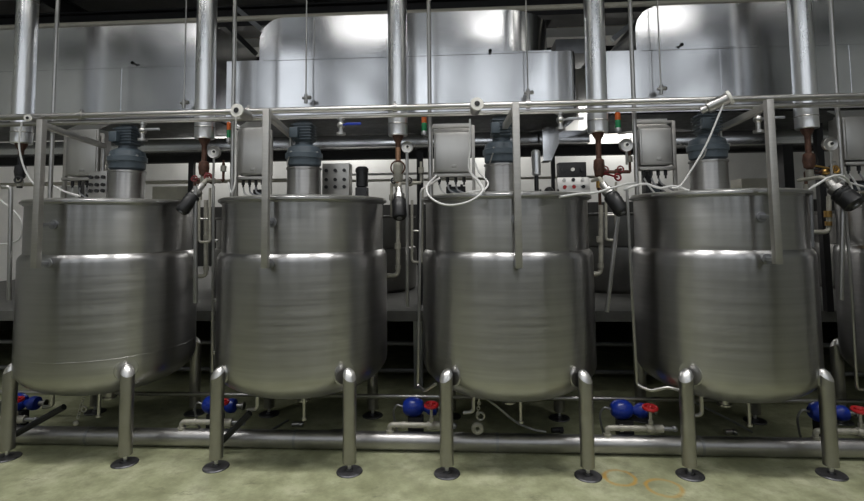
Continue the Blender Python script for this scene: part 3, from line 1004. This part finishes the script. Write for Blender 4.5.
hose([(436, 176, -.1), (427, 186, -.55), (430, 197, -.74), (446, 205, -.84), (468, 202, -.86), (482, 192, -.8), (480, 183, -.4), (470, 172, .1)], .009, 'white hose looping down over the rim of the third tank')
hose([(474, 160, .15), (479, 172, .0), (488, 183, -.28), (483, 191.5, -.38)], .009, 'short white cable beside the third cabinet')
hose([(560, 197, -.72), (578, 194, -.6), (594, 193, -.5), (612, 188, -.3), (626, 184, -.2), (636, 183, 0.1)], .010, 'white cable stretched from the third tank rim towards the fourth tank')
hose([(624, 190, -.2), (634, 186, -.2), (646, 184, -.1), (660, 188, -.1), (674, 186, -.05), (690, 191, -.1)], .011, 'white cables lying along the left rim of the fourth tank')
hose([(806, 191.5, -.3), (818, 184, -.35), (830, 177, -.35), (842, 176, -.35), (850, 184, -.3), (853, 195, -.3)], .010, 'white cable arching over the right edge actuator')
hose([(836, 176, -.2), (848, 182, -.2), (862, 186, -.2), (880, 190, -.2)], .009, 'white cable running out at the right edge')
hose([(-6, 196, -.1), (8, 206, -.15), (20, 218, -.15), (22, 230, -.15), (18, 240, -.15), (4, 244, -.15), (-10, 241, -.15)], .009, 'white hose looping at the left edge beside the leftmost tank')
hose([(54, 186, -.2), (66, 192, -.3), (80, 196, -.35)], .009, 'short white cable on the lid of the leftmost tank')

# ------------------------------------------------------------------ background at mid height
# horizontal duct + dark beam behind the lids
for (a, b, y0, y1, yy, lab) in ((-60, 590, 137, 149, 1.75, 'dull steel rectangular duct running behind the motors, left and middle'), (640, 980, 129, 143, 1.75, 'dull steel rectangular duct running behind the motors at right')):
    m_ = (a + b) / 2
    z0, z1 = P(m_, y1, yy).z, P(m_, y0, yy).z
    xa, xb = P(a, 140, yy).x, P(b, 140, yy).x
    tag(G().box(((xa + xb) / 2, yy + .2, (z0 + z1) / 2), (xb - xa, .4, z1 - z0), None, .01).build('rectangular_duct', 'hood'), lab, 'duct')
q = P(430, 153, 2.3)
struct(G().box((.5, 2.3, q.z), (16, .12, .15)).build('trim_1', 'blackmetal', smooth=False))
# white rear panels above
for (a, b, y0, y1, yy, lab) in ((556, 592, 38, 54, 2.9, 'grey duct end behind the curved end of the middle hood'),):
    A, B = P(a, y1, yy), P(b, y0, yy)
    tag(G().box(((A.x + B.x) / 2, yy + .4, (A.z + B.z) / 2), (B.x - A.x, .8, B.z - A.z), None, .01).build('rear_casing', 'wall' if yy < 2.7 else 'dull'), lab, 'casing')
q = P(548, 145, 1.5)
t = tag(G().poly([(q.x - .07, 1.45, q.z - .20), (q.x + .03, 1.45, q.z - .20), (q.x + .13, 1.45, q.z + .02), (q.x + .13, 1.45, q.z + .22), (q.x - .07, 1.45, q.z + .22)], (0, .25, 0)).build('duct_elbow', 'hood', smooth=False),
        'angled steel duct drop between the third post and the fourth duct', 'duct')
# ivory boxes and pale pipes behind the lids
for (a, b, y0, y1, yy, mt, lab) in ((152, 192, 186, 200, 2.4, 'ivory', 'ivory box behind the right side of the leftmost tank'), (60, 84, 186, 200, 2.4, 'white', 'pale box behind the lid of the leftmost tank'),
                                (742, 775, 178, 192, 2.6, 'ivory', 'beige box behind the fourth tank beside the square post')):
    A, B = P(a, y1, yy), P(b, y0, yy)
    t = thing('equipment_box', ((A.x + B.x) / 2, yy + .15, PLZ), lab, 'box')
    G().box(((A.x + B.x) / 2, yy + .15, (A.z + B.z) / 2), (B.x - A.x, .3, B.z - A.z), None, .01).build('case', mt, t)
    G().bar(((A.x + B.x) / 2, yy + .15, PLZ), ((A.x + B.x) / 2, yy + .15, A.z + .01), .06, .06).build('stand', 'dull', t)
for k, (a, b, y, yy, r, mt, lab) in enumerate(((-60, 300, 183, 2.9, .03, 'ivory', 'pale horizontal pipe behind the leftmost tank lid'), (340, 600, 179, 2.9, .02, 'ivory', 'pale horizontal pipe behind the second and third tank lids'),
                                 (340, 440, 174, 2.0, .016, 'pipe', 'thin steel pipe behind the copper valve line'))):
    A, B = P(a, y, yy), P(b, y, yy)
    tag(G().cyl((A.x, yy, (A.z + B.z) / 2), (B.x, yy, (A.z + B.z) / 2), r, seg=12).build('rear_pipe', mt), lab, 'pipe')
# upright dark frames behind
for (px, yy, w, lab) in ((82, 1.6, .05, 'dark upright post behind the first cabinet'), (192, 2.0, .07, 'dark upright post left of the second duct line'), (420, 1.7, .08, 'dark upright post right of the centre duct line'),
                    (553, 1.7, .05, 'dark upright post behind the two-tier panel'), (646, 1.7, .09, 'dark upright post behind the fourth cabinet'), (786, 1.7, .12, 'dark upright post right of the fourth square post'), (820, 1.2, .07, 'dark upright post under the rightmost gauge')):
    q = P(px, 170, yy)
    zt = 2.93 if yy > 1.5 else 3.1
    tag(G().box((q.x, yy, (PLZ + zt) / 2), (w, w, zt - PLZ)).build('upright_post', 'blackmetal', smooth=False), lab, 'post', 'dark uprights on the platform')

# ------------------------------------------------------------------ overhead services
for k, (y0, px, yy, r, mt, lab) in enumerate(((24, 100, 1.6, .035, 'ivory', 'yellowish overhead pipe just above the left hood'), (5, 420, 3.0, .04, 'dull', 'grey overhead pipe far behind the hoods'), (14, 200, 3.4, .05, 'ivory', 'pale overhead pipe seen between the left and middle hoods'))):
    q = P(px, y0, yy)
    tag(G().cyl((-7.5, yy, q.z), (8.5, yy, q.z), r, seg=12).build('overhead_pipe', mt), lab, 'pipe')
for (yy, zz, lab) in ((1.1, 4.98, 'overhead cable tray running above the hood fronts'),):
    t = thing('cable_tray', (.5, yy, zz), lab, 'cable tray')
    for s in (-.15, .15):
        G().box((.5, yy + s, zz + .03), (16, .012, .07)).build('side_rail', 'dull', t, smooth=False)
    g = G()
    for k in range(54):
        g.box((-7.4 + k * .3, yy, zz + .005), (.03, .29, .015))
    g.build('rungs', 'dull', t, smooth=False)
    g = G()
    for k in range(5):
        g.cyl((-7.4, yy - .1 + .05 * k, zz + .025), (8.4, yy - .1 + .05 * k, zz + .025), .014, seg=8)
    g.build('cables', 'black', t)
t = tag(G().box((.5, 4.0, 5.24), (15.5, .5, .16)).build('ventilation_duct', 'wall', smooth=False), 'white ventilation duct high behind the hoods, seen in the gaps between them', 'duct')
for k, (yy, zz, r) in enumerate(((3.2, 5.55, .05), (4.9, 5.72, .06))):
    tag(G().cyl((-7.5, yy, zz), (8.5, yy, zz), r, seg=12).build('overhead_pipe', 'ivory'), ('lower', 'upper')[k] + ' pale pipe crossing just under the ceiling behind the hoods', 'pipe')
# diagonal brackets in the gap between hoods
for (a, b, lab) in (((236, 8), (262, 30), 'upper diagonal strut between left and middle hoods'), ((228, 26), (256, 54), 'lower dark diagonal strut between left and middle hoods'), ((612, 40), (634, 22), 'diagonal strut left of the right hood')):
    tag(G().bar(P(*a, 2.5), P(*b, 2.5), .07, .07).build('diagonal_strut', 'dull' if 'lower' not in lab else 'blackmetal', smooth=False), lab, 'strut', 'struts between the hoods')

# ------------------------------------------------------------------ low level
YP = -.23
t = thing('floor_pipe', (0.5, YP, 0), 'large steel pipe lying along the floor behind the front tank legs', 'pipe')
G().cyl((-7.6, YP, .078), (8.6, YP, .078), .076, seg=28).build('pipe_run', 'floorpipe', t)
for px in (90, 296, 497, 700):
    q = P(px, 437, YP)
    G().cyl((q.x - .012, YP, .078), (q.x + .012, YP, .078), .079, seg=28).build('weld_joint', 'dull', t)
yy = .35
z = P(400, 396.5, yy).z
tag(G().cyl((-7.6, yy, z), (8.6, yy, z), .021, seg=14).build('low_rail', 'pipe'), 'thin horizontal steel rail low behind the tank bottoms', 'rail')
# rails under the platform edge
for y in (344, 372):
    q = P(600, y, 1.9)
    tag(G().cyl((-7.6, 1.9, q.z), (8.6, 1.9, q.z), .03, seg=10).build('dark_rail', 'dull'), 'dark rail below the platform edge, %s of two' % ('upper' if y == 344 else 'lower'), 'rail')

# pump groups: white elbow line + red handwheel valve + blue pump
PU = [(-22, 417, -.2, 'at the left edge under the leftmost tank'), (182, 420.5, 0, 'below the gap between first and second tanks'), (390, 424, 0, 'below the gap between second and third tanks'),
      (607, 424, 0, 'below the gap between third and fourth tanks'), (815, 424, 0, 'at the right edge behind the fourth tank leg')]
for (px, py, dd, where) in PU:
    q = P(px, py, YP)
    x, z = q.x, .215
    # valve line
    t = thing('drain_line', (x, YP, .15), 'pale elbowed drain line ' + where, 'pipe', 'drain lines on the floor pipe')
    G().tube([(x, YP, .15), (x, YP, z), (x + .34, YP, z)], .024, False, 14).cyl((x, YP, .148), (x, YP, .17), .036, seg=14).build('elbow_pipe', 'dirty', t)
    G().cyl((x + .11, YP, z), (x + .135, YP, z), .030, seg=14).build('coupling', 'dirty', t)
    G().sphere((x + .37, YP, z), .042, (1.25, 1, .9)).cyl((x + .33, YP, z), (x + .47, YP, z), .034, seg=14).cyl((x + .37, YP, z), (x + .37, YP, z + .175), .013, seg=10).cyl((x + .37, YP, z + .03), (x + .37, YP, z + .07), .022, seg=10).build('valve_body', 'dirty', t)
    G().cyl((x + .46, YP, z), (x + .58, YP, z), .018, seg=12).sphere((x + .57, YP, z), .026).build('outlet_pipe', 'dull', t)
    g = G().torus((x + .37, YP, z + .175), .054, .014, (0, -.12, 1), rs=8)
    g.cyl((x + .37 - .052, YP, z + .175), (x + .37 + .052, YP, z + .175), .010, seg=8).cyl((x + .37, YP - .05, z + .169), (x + .37, YP + .05, z + .181), .010, seg=8).sphere((x + .37, YP, z + .178), .022)
    g.build('handwheel', 'red', t)
    # blue pump behind
    yb = -.02
    bx, bz = x + .19, .30
    t = thing('blue_pump', (bx, yb, 0), 'blue pump ' + where, 'pump', 'blue pumps under the tanks')
    G().lathe([(0, -.10), (.045, -.095), (.075, -.065), (.086, -.02), (.084, .03), (.065, .07), (.045, .09), (.0, .09)], (bx, yb, bz), (1, 0, .05), seg=26).build('motor_housing', 'blue', t)
    G().lathe([(.03, 0), (.04, .03), (.06, .05), (.067, .085), (.06, .12), (.03, .135), (.0, .135)], (bx + .09, yb, bz - .01), (1, 0, 0), seg=26).build('pump_head', 'blue', t)
    G().cyl((bx + .23, yb, bz - .01), (bx + .30, yb, bz - .01), .022, seg=12).cyl((bx + .28, yb, bz - .01), (bx + .30, yb, bz - .01), .036, seg=14).build('outlet_flange', 'pipe', t)
    G().box((bx + .02, yb, .11), (.14, .10, .22), None, .01).box((bx + .02, yb, .012), (.22, .18, .024)).build('base', 'blackmetal', t)
    G().tube([(bx - .10, yb, bz), (bx - .16, yb, bz + .01), (bx - .19, yb + .02, bz - .08), (bx - .15, yb + .05, .02)], .010).build('cable', 'dull', t)

# dark diagonal struts resting on the floor pipe
for (a, ya, b, yb_, lab) in (((16, 434), -.37, (64, 407), -.38, 'black diagonal pipe rising behind the leftmost tank leg'), ((222, 441), -.37, (250, 413), -.38, 'black diagonal pipe rising behind the second tank leg')):
    tag(G().tube([P(*a, ya), P(*b, yb_)], .028, False).build('black_pipe', 'blackmetal'), lab, 'pipe')
# chain with ring plug under tank three
q = P(479, 398, -.3)
t = thing('plug_chain', P(478, 432, -.3), 'hanging chain with ring and round plug under the third tank', 'chain')
for k in range(5):
    G().torus(P(479 - k * .3, 403 + k * 2.6, -.3), .014, .0035, (1, 0, 0) if k % 2 else (0, 1, 0), seg=12, rs=6).build('link', 'pipe', t)
G().torus(P(480.5, 416, -.3), .032, .010, (0, 1, .1), seg=22).build('ring', 'pipe', t)
G().torus(P(477.5, 428.5, -.3), .035, .020, (0, 1, .1), seg=22).build('round_plug', 'dirty', t)
G().tube([P(479, 397, -.3), P(479, 405, -.3)], .006, False).build('hook', 'pipe', t)
q = P(85, 400, -.3)
t = thing('plug_chain', P(76, 424, -.3), 'hanging chain with small ring under the leftmost tank', 'chain')
for k in range(7):
    G().torus(P(83 - k * .8, 399 + k * 3, -.3), .014, .004, (1, 0, 0) if k % 2 else (0, 1, 0), seg=12, rs=6).build('link', 'pipe', t)
G().torus(P(84, 409, -.3), .024, .008, (0, 1, .1), seg=20).build('ring', 'pipe', t)
G().sphere(P(76, 423, -.3), .025).build('plug', 'dirty', t)


def fhose(pts, r, mat, lab):
    w = []
    for p in pts:
        v = PZ(p[0], p[1], p[2])
        w.append(v)
    return tag(G().tube(w, r, True, 10).build('floor_hose', mat), lab, 'hose', 'loose hoses under the tanks')


fhose([(487, 399, .40), (500, 409, .30), (516, 422, .14), (532, 429, .04), (546, 432, .014)], .010, 'white', 'thin pale hose hanging from the third tank down to the floor')
fhose([(232, 420, .05), (243, 431, .013), (262, 434, .013), (278, 426, .013), (288, 420, .014)], .011, 'dull', 'grey hose curling on the floor under the second tank')
fhose([(694, 402, .40), (712, 411, .28), (734, 422, .13), (752, 432, .016)], .010, 'dull', 'straight grey hose slanting down under the fourth tank')
fhose([(126, 400, .36), (123, 415, .2), (118, 428, .03), (110, 433, .012)], .010, 'dull', 'thin grey hose drooping beside the second leg of the leftmost tank')
for px, py, lab in ((298, 424, 'small pipe fitting lying on the floor under the second tank'), (338, 432, 'small pale scrap lying behind the floor pipe under the second tank'), (558, 430, 'small dark fitting lying on the floor under the third tank'), (731, 432, 'flat pale piece lying on the floor under the fourth tank')):
    q = PZ(px, py, .03)
    tag(G().cyl((q.x - .06, q.y, .027), (q.x + .05, q.y + .02, .027), .025, seg=12).cyl((q.x + .02, q.y, .027), (q.x + .045, q.y, .027), .027, seg=12).build('pipe_fitting', 'pipe' if 'dark' not in lab else 'blackmetal'), lab, 'fitting')

# ------------------------------------------------------------------ lamps
lampmat = N('fluorescent_tube')
lampmat.set((.8, .8, .8), 0, .5)
lampmat.b.inputs['Emission Color'].default_value = (1, .97, .9, 1)
lampmat.b.inputs['Emission Strength'].default_value = 6.0


def lamp(x, y, z, ln, power, lab, col=(1, .985, .965), spread=180):
    t = thing('ceiling_lamp', (x, y, z), lab, 'lamp', 'fluorescent lamps on the ceiling')
    G().box((x, y, z + .06), (ln, .22, .05), None, .01).build('housing', 'wall', t)
    for s in (-.05, .05):
        G().cyl((x - ln / 2 + .03, y + s, z + .012), (x + ln / 2 - .03, y + s, z + .012), .014, seg=10).build('tube', lampmat.m, t)
    for s in (-.35, .35):
        G().cyl((x + ln * s, y, z + .08), (x + ln * s, y, H2 if y < .6 else H), .006, seg=6).build('suspension_wire', 'dull', t)
    ld = bpy.data.lights.new('lamp_light', 'AREA')
    ld.shape = 'RECTANGLE'
    ld.size, ld.size_y = ln, .22
    ld.energy = power
    ld.color = col
    ld.spread = math.radians(spread)
    lo = bpy.data.objects.new('lamp_light', ld)
    C.objects.link(lo)
    lo.location = (0, 0, -.012)
    lo.parent = t


AISLE = ((-5.2, 22), (-3.1, 46), (-1.0, 56), (1.1, 56), (3.2, 46), (5.3, 12))
for k, (x, pw) in enumerate(AISLE):
    lamp(x, -1.5, 5.62, 1.3, pw * .56, 'suspended twin-tube fluorescent lamp over the aisle before the tanks, %s from the left' % ('first', 'second', 'third', 'fourth', 'fifth', 'sixth')[k], spread=95)
for k, x in enumerate((-5.0, -1.7, 1.6, 4.9)):  # unseen lamp row added to put highlights on the upper hoods
    lamp(x, -5.0, 6.55, 1.5, 17, 'added unseen twin-tube lamp brightening the hoods, high over the far aisle, %s from the left' % ('first', 'second', 'third', 'fourth')[k], spread=180)
for k, x in enumerate((-5.5, -2.2, 1.1, 4.4)):
    lamp(x, 7.45, 4.7, 1.5, 50, 'suspended twin-tube fluorescent lamp near the back wall, %s from the left' % ('first', 'second', 'third', 'fourth', 'fifth', 'sixth')[k])

w = bpy.data.worlds.new('world')
SC.world = w
w.use_nodes = True
w.node_tree.nodes['Background'].inputs[0].default_value = (.02, .02, .022, 1)
SC.view_settings.view_transform = 'Standard'
SC.view_settings.look = 'None'
SC.view_settings.gamma = 1
SC.view_settings.use_curve_mapping = False
SC.view_settings.exposure = 0.0
SC.cycles.use_denoising = True
SC.cycles.max_bounces = 8
